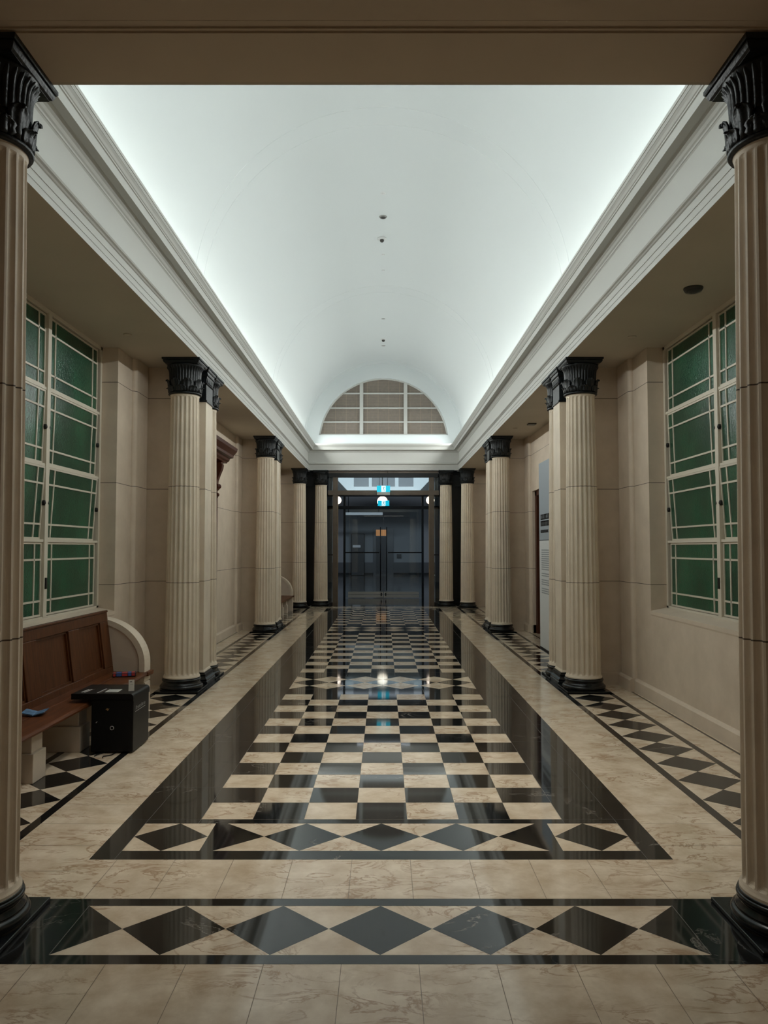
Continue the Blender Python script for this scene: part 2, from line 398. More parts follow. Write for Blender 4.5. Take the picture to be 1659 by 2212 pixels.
# ------------------------------------------------------------------ side walls (with the cross walls between the bays)
def side_wall(s, name):
    w = MB(); st = M['stone']
    def b(x0, x1, y0, y1, z0, z1, m=st): w.box(s*x0, s*x1, y0, y1, z0, z1, m)
    XO = 3.40
    TOP = ZS + .02
    # bay 1 with a window
    b(XW, XO, 3.0, 4.34, 0, TOP); b(XW, XO, 4.34, 8.20, 0, ZSILL); b(XW, XO, 8.20, 9.12, 0, TOP)
    # bay 2 with a doorway
    if s > 0:
        b(XW, XO, 9.12, 10.9, 0, TOP); b(XW, XO, 10.9, 14.66, 2.69, TOP); b(XW, XO, 14.66, 15.5, 0, TOP)
        b(XW+.13, XW+.18, 10.9, 14.66, 0, 2.69, M['void']); b(XW+.05, XW+.13, 14.52, 14.659, 0, 2.68, M['mahogany']); b(XW+.05, XW+.13, 10.9, 14.66, 2.60, 2.69, M['mahogany'])  # dark sheet painted in place of the unlit room beyond
    else:
        b(XW, XO, 9.12, 15.5, 0, TOP)
    # bay 3, blind
    b(XW, XO, 15.5, 21.8, 0, TOP)
    # rounded pilasters either side of each cross wall, and the cross walls
    def pil(y0, y1):
        xf = 2.80; r = .05
        out = [(s*XW, y0-.0)] + [(s*(xf + r - r*math.sin(a)), y0 + r - r*math.cos(a)) for a in [PI/2*i/6 for i in range(7)]]
        out += [(s*(xf + r - r*math.cos(a)), y1 - r + r*math.sin(a)) for a in [PI/2*i/6 for i in range(7)]] + [(s*XW, y1)]
        w.prism(out, 'z', 0, TOP, st)
    for g in (G1, G2):
        pil(g-.60, g-.14); pil(g+.14, g+.60)
        b(2.42, XW+.05, g-.15, g+.15, 0, TOP)
    pil(3.49+.15, 3.49+.55); b(2.05, XW+.05, 3.05, 3.55, 0, TOP)
    b(2.40, XW+.05, 21.30, 21.60, 0, TOP)
    o = struct(w.build(name))
    # skirting
    k = MB()
    def sk(y0, y1, x):
        pr = [(x+.06, 0), (x-.035, 0), (x-.035, .125), (x-.022, .142), (x-.008, .150), (x+.06, .150)]
        k.prism([(s*p[0], p[1]) for p in pr], 'y', y0, y1, M['smooth'])
    for y0, y1, x in ((3.60, 8.67, XW), (8.67, 9.12, 2.80), (9.42, 9.87, 2.80), (14.76, 15.21, 2.80), (15.51, 15.96, 2.80), (15.96, 21.3, XW)): sk(y0, y1, x)
    if s > 0: sk(9.87, 10.9, XW); sk(14.66, 14.76, XW)
    else: sk(9.87, 11.70, XW); sk(12.94, 14.76, XW)
    for g in (G1, G2):
        for sy in (-1, 1):
            ya = g + sy*.15
            k.box(s*2.47, s*2.80, ya, ya+sy*.022, 0, .15, M['smooth'])
    struct(k.build('baseboard_' + ('right' if s > 0 else 'left')))
    return o
side_wall(-1, 'wall_left'); side_wall(1, 'wall_right')
# closing walls behind the photographer
w = MB()
w.box(-4.2, 4.2, -4.7, -4.5, 0, 3.9, M['stone']); w.box(-4.4, -4.2, -4.5, 3.0, 0, 3.9, M['stone']); w.box(4.2, 4.4, -4.5, 3.0, 0, 3.9, M['stone'])
w.box(-4.2, -2.9, 2.9, 3.05, 0, 3.9, M['stone']); w.box(2.9, 4.2, 2.9, 3.05, 0, 3.9, M['stone'])
struct(w.build('wall_back'))

# ------------------------------------------------------------------ ceilings
for s, nm in ((-1, 'ceiling_left'), (1, 'ceiling_right')):
    c = MB(); c.box(s*(XE+.02), s*3.45, 3.47, 21.8, ZS, ZS+.06, M['aisle']); struct(c.build(nm))
c = MB()
c.box(-4.4, 4.4, -4.7, 3.076, ZS+.017, ZS+.12, M['beam'])
struct(c.build('ceiling_near'))
c = MB()   # near beam with its stepped edge moulding
c.box(-3.2, 3.2, 3.13, Y0-.02, ZS, 4.46, M['beam'])
c.box(-3.2, 3.2, 3.112, 3.13, ZS+.008, 4.2, M['beam']); c.box(-3.2, 3.2, 3.075, 3.112, ZS+.016, 4.2, M['beam'])
struct(c.build('trim_1'))
# entablature running round the nave: one moulded profile swept with mitred corners
prof = [(0, ZS), (0, 3.812), (.004, 3.812), (.004, 3.817), (.006, 3.862), (.011, 3.862), (.011, 3.867), (.013, 3.918), (.022, 3.922), (.030, 3.930), (.045, 3.936),
        (.052, 3.946), (.052, 3.958), (.040, 3.965), (.022, 3.972), (.006, 3.976), (-.006, 3.985), (-.006, 4.262), (.002, 4.270), (.008, 4.272), (.010, 4.285),
        (.022, 4.292), (.034, 4.308), (.050, 4.316), (.062, 4.330), (.068, 4.334), (.128, 4.334), (.130, 4.322), (.140, 4.322), (.141, 4.392), (.150, 4.394), (.151, 4.404),
        (.158, 4.408), (.168, 4.425), (.182, 4.440), (.190, 4.456), (.191, 4.462), (.196, 4.462), (.196, 4.487), (.185, 4.487), (.185, 4.44), (-.02, 4.44), (-.02, ZS)]
e = MB(); n = len(prof); verts = []
for d, z in prof:
    verts += [(-XE+d, Y0+d, z), (-XE+d, Y1-d, z), (XE-d, Y1-d, z), (XE-d, Y0+d, z)]
faces = []
for i in range(n):
    j = (i+1) % n
    for k in range(4):
        l = (k+1) % 4
        faces.append((i*4+k, i*4+l, j*4+l, j*4+k))
e.faces(verts, faces[:-4], M['entab']); e.faces(verts, faces[-4:], M['aisle'])  # underside takes the browner paint: its dimness is put into the colour
struct(e.build('trim_2'))
# barrel vault with shallow ribs
RV, ZC = 2.205, 4.60
v = MB(); segs = 64
secs = [(Y0, 0), (8.83, 0), (8.835, .004), (9.20, .004), (9.205, .008), (9.42, .008), (9.425, .003), (15.0, .003), (15.005, .008), (15.38, .008), (15.385, .012), (15.61, .012), (15.615, .006), (21.05, .006), (21.055, .012), (21.42, .012)]
vs = []
for y, off in secs:
    r = RV-off
    row = [(-r, y, 4.43)] + [(-r*math.cos(PI*i/segs), y, ZC + r*math.sin(PI*i/segs)) for i in range(segs+1)] + [(r, y, 4.43)]
    vs += row
m_ = segs+3
v.faces(vs, [(a*m_+i, a*m_+i+1, (a+1)*m_+i+1, (a+1)*m_+i) for a in range(len(secs)-1) for i in range(m_-1)], M['white'], False)
vo = v.build('ceiling', normals=False, weld=True)
for p in vo.data.polygons: p.use_smooth = abs(p.normal.y) < .5
bm_ = bmesh.new(); bm_.from_mesh(vo.data)
for f in bm_.faces:
    if len([1 for e_ in f.edges if e_.calc_length() < .05]) > 0: pass
for e_ in bm_.edges:
    if abs(e_.verts[0].co.y - e_.verts[1].co.y) < 1e-4: e_.smooth = not any(abs(f.normal.y) > .5 for f in e_.link_faces)
bm_.to_mesh(vo.data); bm_.free()
struct(vo)
# end walls of the vault; the far one is pierced by the lunette
YE = 21.40; RL, ZL, ZLB = 1.815, 4.57, 4.775
a0 = math.asin((ZLB-ZL)/RL)
wl = MB(); N = 48
inner = [(-RL*math.cos(a0+(PI-2*a0)*i/N), ZL+RL*math.sin(a0+(PI-2*a0)*i/N)) for i in range(N+1)]
outer = [(-(RV+.03)*math.cos(PI*i/N), ZC+(RV+.03)*math.sin(PI*i/N)) for i in range(N+1)]
vs = [(x, YE, z) for x, z in inner] + [(x, YE, z) for x, z in outer]
fs = [(i, i+1, N+1+i+1, N+1+i) for i in range(N)]
wl.faces(vs, fs, M['white'])
wl.quad([(-2.235, YE, 4.40), (2.235, YE, 4.40), (2.235, YE, ZC), (inner[-1][0], YE, ZLB), (inner[0][0], YE, ZLB), (-2.235, YE, ZC)], M['white'])
# reveal of the lunette
wl.faces([(x, y, z) for y in (YE, YE+.16) for x, z in inner], [(i, i+1, N+1+i+1, N+1+i) for i in range(N)] + [(0, N, 2*N+1, N+1)], M['white'])
struct(wl.build('wall_far', normals=False))
wn = MB(); wn.faces([(x, Y0, z) for x, z in outer] + [(2.235, Y0, 4.40), (-2.235, Y0, 4.40)], [tuple(range(N+3))], M['white']); struct(wn.build('wall_near', normals=False))

# lunette window
def lunette():
    r = bpy.data.objects.new('window_3', None); COL.objects.link(r); r.location = (0, YE+.10, ZLB); struct(r); r.empty_display_size = .1
    y0, y1 = -.03, .03
    f = MB(); K = 48
    def arc(R, zb):
        a = math.asin((zb-ZL)/R); return [(-R*math.cos(a+(PI-2*a)*i/K), ZL-ZLB+R*math.sin(a+(PI-2*a)*i/K)) for i in range(K+1)]
    A = arc(RL, ZLB); B = arc(RL-.035, ZLB+.0)
    vs = [(x, y, z) for y in (y0, y1) for x, z in A] + [(x, y, z) for y in (y0, y1) for x, z in B]
    q = K+1
    f.faces(vs, [(i, i+1, 2*q+i+1, 2*q+i) for i in range(K)] + [(2*q+i, 2*q+i+1, 3*q+i+1, 3*q+i) for i in range(K)], M['entab'])
    f.box(-RL+.02, RL-.02, y0, y1, 0, .035, M['entab'])
    f.build('window_frame', r)
    R2 = RL-.03
    def halfw(z): return math.sqrt(max(0, R2*R2-(z+ZLB-ZL)**2))
    g = MB()
    g.faces([(x, .01, z) for x, z in B], [tuple(range(K+1))], M['lunette'])
    wz = M['wire']
    for x in [i*.30-1.65 for i in range(12)]:
        if abs(abs(x)-.62) < .07: continue
        ztop = math.sqrt(max(.0, R2*R2-x*x)) - (ZLB-ZL)
        if ztop > .1: g.box(x-.004, x+.004, .004, .010, 0, ztop, wz)
    z = .06
    while z < 1.58:
        h = halfw(z); g.box(-h, h, .006, .010, z-.0018, z+.0018, wz); z += .045
    g.build('glass_pane', r, normals=False)
    for s in (-1, 1):
        b = MB(); ztop = math.sqrt(R2*R2-.62**2)-(ZLB-ZL); b.box(s*.62-.05, s*.62+.05, y0-.012, y1, 0, ztop-.0, M['entab']); b.build('mullion', r)
    for z in (5.147-ZLB, 5.546-ZLB, 5.957-ZLB):
        h = halfw(z); b = MB(); b.box(-h, h, y0, y1, z-.018, z+.018, M['entab']); b.build('glazing_bar', r)
lunette()

# ------------------------------------------------------------------ pivoting steel windows in the aisles
def hall_window(s, name, ya, yb):
    """three lights of four sashes each, glazed in green textured glass; local frame: y along the wall, +x towards the nave"""
    r = bpy.data.objects.new(name, None); COL.objects.link(r); r.location = (s*XG, (ya+yb)/2, ZSILL); struct(r); r.empty_display_size = .1
    w = yb-ya; n = -s     # n: direction towards the nave
    fm = M['frame']; H = ZS-ZSILL
    fr = MB()
    fr.box(n*-.05, n*.03, -w/2, -w/2+.045, 0, H, fm); fr.box(n*-.05, n*.03, w/2-.045, w/2, 0, H, fm)
    fr.box(n*-.05, n*.03, -w/2, w/2, 0, .055, fm); fr.box(n*-.05, n*.03, -w/2, w/2, H-.035, H, fm)
    fr.build('window_frame', r)
    sl = MB(); sl.prism([(n*.0, .0), (n*.20, -.05), (n*.205, -.035), (n*.205, .0), (n*.03, .035), (n*.0, .035)], 'y', -w/2, w/2, M['smooth'])
    sl.build('window_sill', r)
    lw = (w-.09)/3
    cent = [-lw, 0, lw]
    for k in (-1, 1):
        m = MB(); m.box(n*-.05, n*.035, k*lw/2-.034, k*lw/2+.034, .05, H-.03, fm)
        mo = m.build('mullion', r)
        lt = MB(); lt.box(n*.035, n*.045, k*lw/2-.014, k*lw/2+.014, .30, .40, M['pivot']); lt.build('latch', mo)
    rows = [0.05, .735, 1.415, 2.105, H-.03]
    for z in rows[1:-1]:
        m = MB(); m.box(n*-.05, n*.025, -w/2+.04, w/2-.04, z-.016, z+.009, fm); m.build('transom', r)
    rnd = random.Random(3)
    tilt = {1: 3.4, 2: 1.6}
    for ci, cy in enumerate(cent):
        hw = lw/2-.038
        for ri in range(4):
            zb, zt = rows[ri]+.010, rows[ri+1]-.018
            zc = (zb+zt)/2; hh = (zt-zb)/2
            sh = MB()
            t, q = .017, .012
            sh.box(-q, q, -hw, -hw+t, -hh, hh, fm); sh.box(-q, q, hw-t, hw, -hh, hh, fm)
            sh.box(-q, q, -hw+t, hw-t, -hh, -hh+t, fm); sh.box(-q, q, -hw+t, hw-t, hh-t, hh, fm)
            for yb_ in (-hw+.135, hw-.135): sh.box(-q, q, yb_-.0085, yb_+.0085, -hh+t, hh-t, fm)
            for zb_ in (-hh+.135, hh-.155): sh.box(-q, q, -hw+t, hw-t, zb_-.0085, zb_+.0085, fm)
            so = sh.build('sash', r); so.location = (0, cy, zc)
            if ri in tilt: so.rotation_euler = (0, math.radians(tilt[ri]*n), 0)
            gl = MB(); gl.box(-.003, .003, -hw+.01, hw-.01, -hh+.01, hh-.01, M['green']); gl.build('glass_pane', so)
            if ri in (1, 2):
                pv = MB()
                for e_ in (-1, 1): pv.lathe([(.016, -.022), (.022, 0), (.016, .022)], M['pivot'], 12, n*.018, e_*(hw+.005))
                pv.build('pivot', so)
    return r
hall_window(-1, 'window_1', 4.34, 8.20)
hall_window(1, 'window_2', 4.34, 8.20)
# dark night air chamber behind each window
for s, nm in ((-1, 'wall_outer_left'), (1, 'wall_outer_right')):
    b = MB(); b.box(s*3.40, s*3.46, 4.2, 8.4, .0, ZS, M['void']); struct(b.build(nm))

# ------------------------------------------------------------------ columns
NF = 20
def make_column(loc, label, group):
    t = thing('fluted_column', loc, label, 'column', group)
    p = MB(); p.box(-.243, .243, -.243, .243, .002, .020, M['black']); bevel(p.build('plinth', t), .004)
    b = MB(); prof_ = [(.236, .020)]
    def torus(r, z, h, k=7): return [(r + h/2*math.cos(a), z + h/2*math.sin(a)) for a in [-PI/2 + PI*i/k for i in range(k+1)]]
    prof_ += torus(.216, .046, .050) + [(.222, .074), (.219, .080), (.204, .094), (.203, .104), (.214, .110)] + torus(.205, .124, .024, 6) + [(.209, .138), (.209, .146), (.19, .147)]
    b.lathe(prof_, M['black'], 56); b.build('base', t)
    s = MB(); ns = NF*10; rings = []
    rb, rt = .191, .160; z0, z1 = .146, 3.362
    zs = [(z0, .204, 0), (z0+.012, .204, 0), (z0+.022, .198, 0), (z0+.034, .1925, 0)]
    zs += [(z0+.044, rb, .5), (z0+.056, rb, .85), (z0+.075, rb, 1)]
    for i in range(1, 13):
        u = i/12; r = rb - (rb-rt)*(u**1.35); zs.append((z0+.075 + (z1-.06-z0-.075)*u, r, 1))
    zs += [(z1-.045, rt, .85), (z1-.034, rt, .5), (z1-.026, rt, 0), (z1-.012, rt+.003, 0), (z1, rt+.008, 0)]
    vs = []
    for z, r, k in zs:
        for j in range(ns):
            a = 2*PI*j/ns; u = (j % 10)/10.0
            d = 0 if u < .25 else math.sin(PI*(u-.25)/.75)**.8
            rr = r - k*.0195*(r/rb)*d
            vs.append((rr*math.cos(a), rr*math.sin(a), z))
    f = [(i*ns+j, i*ns+(j+1) % ns, (i+1)*ns+(j+1) % ns, (i+1)*ns+j) for i in range(len(zs)-1) for j in range(ns)]
    s.faces(vs, f + [tuple(range(ns-1, -1, -1)), tuple((len(zs)-1)*ns+j for j in range(ns))], M['shaft'], False)
    s.build('shaft', t)
    c = MB(); cm = M['capital']
    def bell(z):  # radius of the bell
        pts = [(3.362, .170), (3.372, .176), (3.40, .171), (3.60, .172), (3.65, .180), (3.685, .200), (3.70, .205)]
        for (a, ra), (b_, rb_) in zip(pts, pts[1:]):
            if z <= b_: return ra + (rb_-ra)*(z-a)/(b_-a)
        return pts[-1][1]
    c.lathe([(.150, 3.358), (.176, 3.358)] + torus(.176, 3.372, .026, 8) + [(.171, 3.388), (.171, 3.46), (.170, 3.55), (.171, 3.60), (.178, 3.648), (.19, 3.672), (.204, 3.690), (.204, 3.704)], cm, 56)
    # upper tier: tall narrow water leaves
    for k in range(34):
        a = 2*PI*k/34; ux, uy = math.cos(a), math.sin(a)
        pts = []
        for z, w_, o_ in ((3.50, .011, .002), (3.56, .012, .003), (3.62, .0125, .003), (3.65, .012, .004), (3.672, .009, .006), (3.682, .003, .006)):
            rr = bell(z)
            for q_ in (-1, -.45, 0, .45, 1):
                h = rr + o_ + .007*(1-q_*q_) - .003
                pts.append((h*ux - q_*w_*uy, h*uy + q_*w_*ux, z))
        c.faces(pts, [(i*5+j, i*5+j+1, (i+1)*5+j+1, (i+1)*5+j) for i in range(5) for j in range(4)], cm, True)
    c.build('capital', t)
    # two tiers of curling acanthus leaves
    lf = MB()
    for tier, cnt, zt_, ph in ((0, 8, 3.455, 0), (1, 8, 3.535, PI/8)):
        for k in range(cnt):
            a = 2*PI*k/cnt + ph; ux, uy = math.cos(a), math.sin(a)
            hgt = zt_-3.385
            path = [(0, .006, .038), (.25, .010, .050), (.5, .012, .058), (.72, .015, .054), (.88, .022, .044), (.98, .031, .032), (1.0, .039, .022), (.95, .043, .013), (.87, .044, .004)]
            pts = []
            for pi_, (u, off, wd) in enumerate(path):
                z = 3.385+hgt*u; rr = .171+off
                for q_ in (-1, -.72, -.45, -.2, 0, .2, .45, .72, 1):
                    lobe = 1 + .16*math.sin(pi_*2.2)*abs(q_)
                    y_ = q_*wd*lobe
                    dd = .006*math.cos(q_*PI*2.2) - .012*q_*q_
                    h = rr + dd
                    pts.append((h*ux - y_*uy, h*uy + y_*ux, z))
            lf.faces(pts, [(i*9+j, i*9+j+1, (i+1)*9+j+1, (i+1)*9+j) for i in range(len(path)-1) for j in range(8)], cm, True)
    lo = lf.build('acanthus_leaves', t); so = lo.modifiers.new('thick', 'SOLIDIFY'); so.thickness = .007
    ab = MB()
    lay = [(.186, 3.702), (.186, 3.706), (.197, 3.712), (.204, 3.726), (.206, 3.732), (.206, 3.736), (.200, 3.738), (.200, 3.742), (.211, 3.742), (.215, 3.748), (.215, 3.7645)]
    vs = []
    for h, z in lay: vs += [(-h, -h, z), (h, -h, z), (h, h, z), (-h, h, z)]
    ab.faces(vs, [(i*4+k, i*4+(k+1) % 4, (i+1)*4+(k+1) % 4, (i+1)*4+k) for i in range(len(lay)-1) for k in range(4)] + [(3, 2, 1, 0), tuple(4*(len(lay)-1)+k for k in range(4))], cm)
    ab.build('abacus', t)
    return t
XC = 2.285
yn, yf = 3.335, 21.44
col0 = make_column((-1.745, yn, 0), 'foreground fluted stone column cut off by the left picture edge, next to the bench', 'fluted columns with black capitals')
GR = 'fluted columns with black capitals'
dup(col0, (1.745, yn, 0), 'foreground fluted stone column cut off by the right picture edge, in front of the green window', 0, GR)
names = {(-1, 0): 'fluted stone column just beyond the black kiosk and the nearer bench, nearest of its left-hand group',
         (-1, 1): 'fluted column half hidden behind the first square pier on the left',
         (1, 0): 'fluted stone column on the right nearest to the plain wall under the green window',
         (1, 1): 'fluted column half hidden behind the first square pier on the right, by the grey text panel',
         (-1, 2): 'fluted stone column on the left between the mahogany door surround and the far bench',
         (-1, 3): 'fluted column tucked behind the second square pier on the left, beside the far bench',
         (1, 2): 'fluted stone column on the right beyond the dark doorway',
         (1, 3): 'fluted column tucked behind the second square pier on the right',
         (-1, 4): 'fluted column at the far end on the left, standing by the side wall next to the far bench end',
         (1, 4): 'fluted column at the far end on the right, standing next to the side wall',
         (-1, 5): 'slim far fluted column directly left of the bronze glass screen',
         (1, 5): 'slim far fluted column directly right of the bronze glass screen'}
for s in (-1, 1):
    for k, (x, y) in enumerate(((XC, G1-.457), (XC, G1+.457), (XC, G2-.457), (XC, G2+.457), (XC, 20.93), (1.745, yf))):
        dup(col0, (s*x, y, 0), names[(s, k)], 0, GR)

# ------------------------------------------------------------------ square piers at the ends of the cross walls
def sq(mb, lay, m, cx=0, cy=0, dx=0, dy=0):
    """stack of square rings: lay = (grow, z) around the half sizes dx, dy"""
    vs = []
    for g_, z in lay: vs += [(cx-dx-g_, cy-dy-g_, z), (cx+dx+g_, cy-dy-g_, z), (cx+dx+g_, cy+dy+g_, z), (cx-dx-g_, cy+dy+g_, z)]
    mb.faces(vs, [(i*4+k, i*4+(k+1) % 4, (i+1)*4+(k+1) % 4, (i+1)*4+k) for i in range(len(lay)-1) for k in range(4)] + [(3, 2, 1, 0), tuple(4*(len(lay)-1)+k for k in range(4))], m)
def make_pier(loc, label, dx=.165, dy=.165, mat=None):
    t = thing('square_pier', loc, label, 'pier', 'square piers between the columns')
    b = MB(); sq(b, [(.060, .002), (.060, .045), (.052, .052), (.056, .060), (.056, .070), (.046, .080), (.034, .090), (.028, .104), (.034, .112), (.036, .120), (.030, .132), (.024, .134), (.022, .150)], M['black'], dx=dx, dy=dy); b.build('base', t)
    s = MB(); sq(s, [(.014, .150), (.010, .160), (0, .175), (0, 3.350)], mat or M['shaft'], dx=dx, dy=dy); s.build('shaft', t)
    c = MB(); sq(c, [(.006, 3.345), (.012, 3.348), (.014, 3.358), (.010, 3.368), (.002, 3.374), (.002, 3.555), (.010, 3.560), (.016, 3.568), (.010, 3.578), (.003, 3.584), (.005, 3.62), (.014, 3.655), (.024, 3.668), (.024, 3.680), (.018, 3.686)], M['capital'], dx=dx, dy=dy)
    for sx, sy, n_ in ((1, 0, 0), (-1, 0, 0), (0, 1, 1), (0, -1, 1)):   # row of narrow upright leaves
        for k in range(9):
            u = (k-4)*.034
            if n_ == 0: c.box(sx*(dx+.002), sx*(dx+.012), u-.011, u+.011, 3.59, 3.662, M['capital'])
            else: c.box(u-.011, u+.011, sy*(dy+.002), sy*(dy+.012), 3.59, 3.662, M['capital'])
    c.build('capital', t)
    a = MB(); sq(a, [(.018, 3.686), (.020, 3.706), (.030, 3.712), (.036, 3.728), (.037, 3.736), (.031, 3.738), (.031, 3.742), (.041, 3.742), (.045, 3.748), (.045, 3.7645)], M['capital'], dx=dx, dy=dy); a.build('abacus', t)
    return t
pier0 = make_pier((-2.275, G1, 0), 'first square stone pier with black capital on the left, between the nearer pair of columns')
dup(pier0, (2.275, G1, 0), 'first square stone pier with black capital on the right, between the nearer pair of columns')
dup(pier0, (-2.275, G2, 0), 'second square stone pier on the left, beside the far bench')
dup(pier0, (2.275, G2, 0), 'second square stone pier on the right, beyond the dark doorway')

# black marble corner piers at the far end
def corner(s, label):
    t = thing('corner_pier', (s*2.20, 21.82, 0), label, 'pier', 'black corner piers')
    b = MB(); b.box(-.28, .28, -.13, .13, 0, .15, M['black']); b.build('base', t)
    b = MB(); b.box(s*-.46, .26*s, -.10, .10, .15, 3.36, M['black']); b.build('shaft', t)
    b = MB(); b.box(s*-.47, .27*s, -.12, .12, 3.36, 3.66, M['capital']); b.box(s*-.50, .30*s, -.15, .15, 3.66, ZS-.001, M['capital']); b.build('capital', t)
corner(-1, 'tall black marble pier between the two far fluted columns on the left')
corner(1, 'tall black marble pier between the two far fluted columns on the right')

# ------------------------------------------------------------------ bronze and glass screen and the inner doors
YB = 21.50
t = thing('glass_screen', (0, YB, 0), 'bronze framed glass screen filling the far end of the hall', 'glass screen')
for s in (-1, 1):
    p = MB(); p.box(s*1.275, s*1.415, -.06, .06, 0, 3.60, M['bronze']); po = bevel(p.build('post', t), .004)
    p = MB(); p.box(s*1.268, s*1.275, -.055, -.035, 0, 3.08, M['brass']); p.build('brass_edge', po)
    p = MB(); p.box(s*1.415, s*1.54, -.012, -.002, 0, 3.08, M['glass']); p.build('side_glass', t)
    p = MB(); p.box(s*1.415, s*1.50, -.03, .03, .0, .10, M['darkmetal']); p.build('bottom_rail', t)
    p = MB(); p.box(s*1.415, s*1.54, -.03, .03, 1.40, 1.44, M['darkmetal']); p.build('mid_rail', t)
p = MB(); p.box(-1.525, 1.525, -.08, .08, 3.585, ZS-.001, M['darkmetal']); p.box(-1.525, 1.525, -.10, -.08, 3.70, ZS-.001, M['bronze']); p.build('header', t)
p = MB(); p.box(-1.55, 1.55, -.065, .065, 3.085, 3.215, M['bronze']); bevel(p.build('transom', t), .004)
p = MB(); p.box(-1.53, 1.53, -.005, .005, 3.215, 3.585, M['glass']); p.build('transom_glass', t)
# entrance doors set back behind it
YD = 24.8
t = thing('glass_door', (0, YD, 0), 'double glass door with two long black pulls, seen through the bronze screen', 'door')
p = MB(); p.box(-1.9, 1.9, -.05, .05, 2.86, 2.96, M['darkmetal']); p.box(-1.9, 1.9, -.05, .05, 3.27, 3.36, M['darkmetal']); p.build('header', t)
for s in (-1, 1):
    p = MB(); p.box(s*1.225, s*1.295, -.04, .04, 0, 3.3, M['darkmetal']); p.build('door_frame', t)
    p = MB(); p.box(s*.006, s*1.225, -.006, .006, .02, 2.86, M['glass']); lf = p.build('door_leaf', t)
    p = MB(); p.box(s*.01, s*1.14, -.03, .03, .02, .105, M['steel']); p.box(s*.01, s*1.14, -.03, .03, .118, .205, M['steel']); p.build('kick_rail', lf)
    p = MB(); p.box(s*.05, s*.09, -.045, -.03, .07, .17, M['darkmetal']); p.build('lock', lf)
    p = MB(); p.tube((s*.10, -.07, .24), (s*.10, -.07, 2.28), .016, M['darkmetal']); p.tube((s*.10, -.07, .5), (s*.10, 0, .5), .01, M['darkmetal']); p.tube((s*.10, -.07, 2.0), (s*.10, 0, 2.0), .01, M['darkmetal']); p.build('door_pull', lf)
    p = MB(); p.box(s*.14, s*1.225, -.04, -.01, 1.44, 1.485, M['darkmetal']); p.build('push_bar', lf)

# vestibule and lobby shell
w = MB()
for s in (-1, 1):
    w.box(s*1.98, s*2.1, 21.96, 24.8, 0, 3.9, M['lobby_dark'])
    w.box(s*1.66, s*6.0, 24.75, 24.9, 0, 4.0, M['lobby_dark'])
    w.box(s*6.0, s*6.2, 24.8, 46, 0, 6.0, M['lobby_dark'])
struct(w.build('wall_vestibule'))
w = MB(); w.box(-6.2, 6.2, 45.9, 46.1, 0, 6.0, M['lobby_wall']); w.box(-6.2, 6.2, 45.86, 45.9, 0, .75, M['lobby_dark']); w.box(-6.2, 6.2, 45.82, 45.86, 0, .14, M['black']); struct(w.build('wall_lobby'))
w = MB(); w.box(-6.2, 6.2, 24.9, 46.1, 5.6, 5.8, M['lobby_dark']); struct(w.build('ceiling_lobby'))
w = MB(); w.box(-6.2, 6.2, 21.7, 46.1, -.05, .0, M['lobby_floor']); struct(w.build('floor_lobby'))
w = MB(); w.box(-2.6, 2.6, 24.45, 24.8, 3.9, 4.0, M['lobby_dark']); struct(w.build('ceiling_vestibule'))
w = MB(); w.box(1.52, 1.56, 24.2, 24.74, .6, 2.6, M['blue_panel']); o = w.build('display_panel'); tag(o, 'tall blue lit panel behind the right side of the bronze screen', 'panel')
# bulkhead with three dark panes, high up in the lobby
t = thing('lobby_bulkhead', (0, 34, 4.17), 'pale sloping bulkhead with dark panes seen above the bronze transom', 'bulkhead')
p = MB()
def hexa(mb, x0b, x1b, x0t, x1t, ya, yb, zb, zt, m):
    v_ = [(x0b, ya, zb), (x1b, ya, zb), (x1t, ya, zt), (x0t, ya, zt), (x0b, yb, zb), (x1b, yb, zb), (x1t, yb, zt), (x0t, yb, zt)]
    mb.faces(v_, [(0, 1, 2, 3), (7, 6, 5, 4), (0, 4, 5, 1), (1, 5, 6, 2), (2, 6, 7, 3), (3, 7, 4, 0)], m)
hexa(p, -1.62, 1.62, -2.30, 2.30, 0, .4, 0, .72, M['bulk_glow']); p.build('bulkhead_panel', t)
for x0, x1, d0, d1 in ((-1.32, -.66, -.10, .0), (-.52, .50, 0, 0), (.66, 1.32, 0, .10)):
    p = MB(); hexa(p, x0, x1, x0+d0*0, x1+d1*0, -.02, -.001, .16, .60, M['lobby_dark']); p.build('dark_pane', t)
# lobby things
YL = 45.82
t = thing('lobby_door', (0, YL, 0), 'dark framed door with an amber lit panel on the lobby back wall', 'door')
p = MB(); p.box(-.62, .58, -.12, 0, 0, 2.78, M['lobby_dark']); p.build('door_surround', t)
p = MB(); p.box(-.46, .14, -.15, -.12, 2.33, 2.70, M['orange']); p.build('lit_panel', t)
p = MB(); p.box(-.46, .14, -.14, -.12, .05, 2.28, M['darkmetal']); p.build('door_leaf', t)
t = thing('tall_cabinet', (-1.52, YL-.42, 0), 'tall black cabinet with a pale lit strip against the lobby back wall', 'cabinet')
p = MB(); p.box(-.38, .38, -.3, .3, 0, 2.44, M['darkmetal']); bevel(p.build('body', t), .02)
p = MB(); p.box(-.30, .16, -.312, -.30, 1.64, 1.78, M['screen']); p.build('screen', t)
p = MB(); p.box(.78, 1.04, YL-.10, YL, 1.02, 1.25, M['darkmetal']); tag(p.build('wall_box'), 'small black box mounted on the lobby back wall right of the dark door', 'box')
t = thing('low_table', (2.55, 33.5, 0), 'low pale-topped table in the lobby, right of the glass door pulls', 'table')
p = MB(); p.box(-.33, .33, -.25, .25, .40, .45, M['fixture_white']); p.build('tabletop', t)
for a_ in (-1, 1):
    for b_ in (-1, 1):
        p = MB(); p.box(a_*.29-.02, a_*.29+.02, b_*.21-.02, b_*.21+.02, 0, .40, M['darkmetal']); p.build('leg', t)
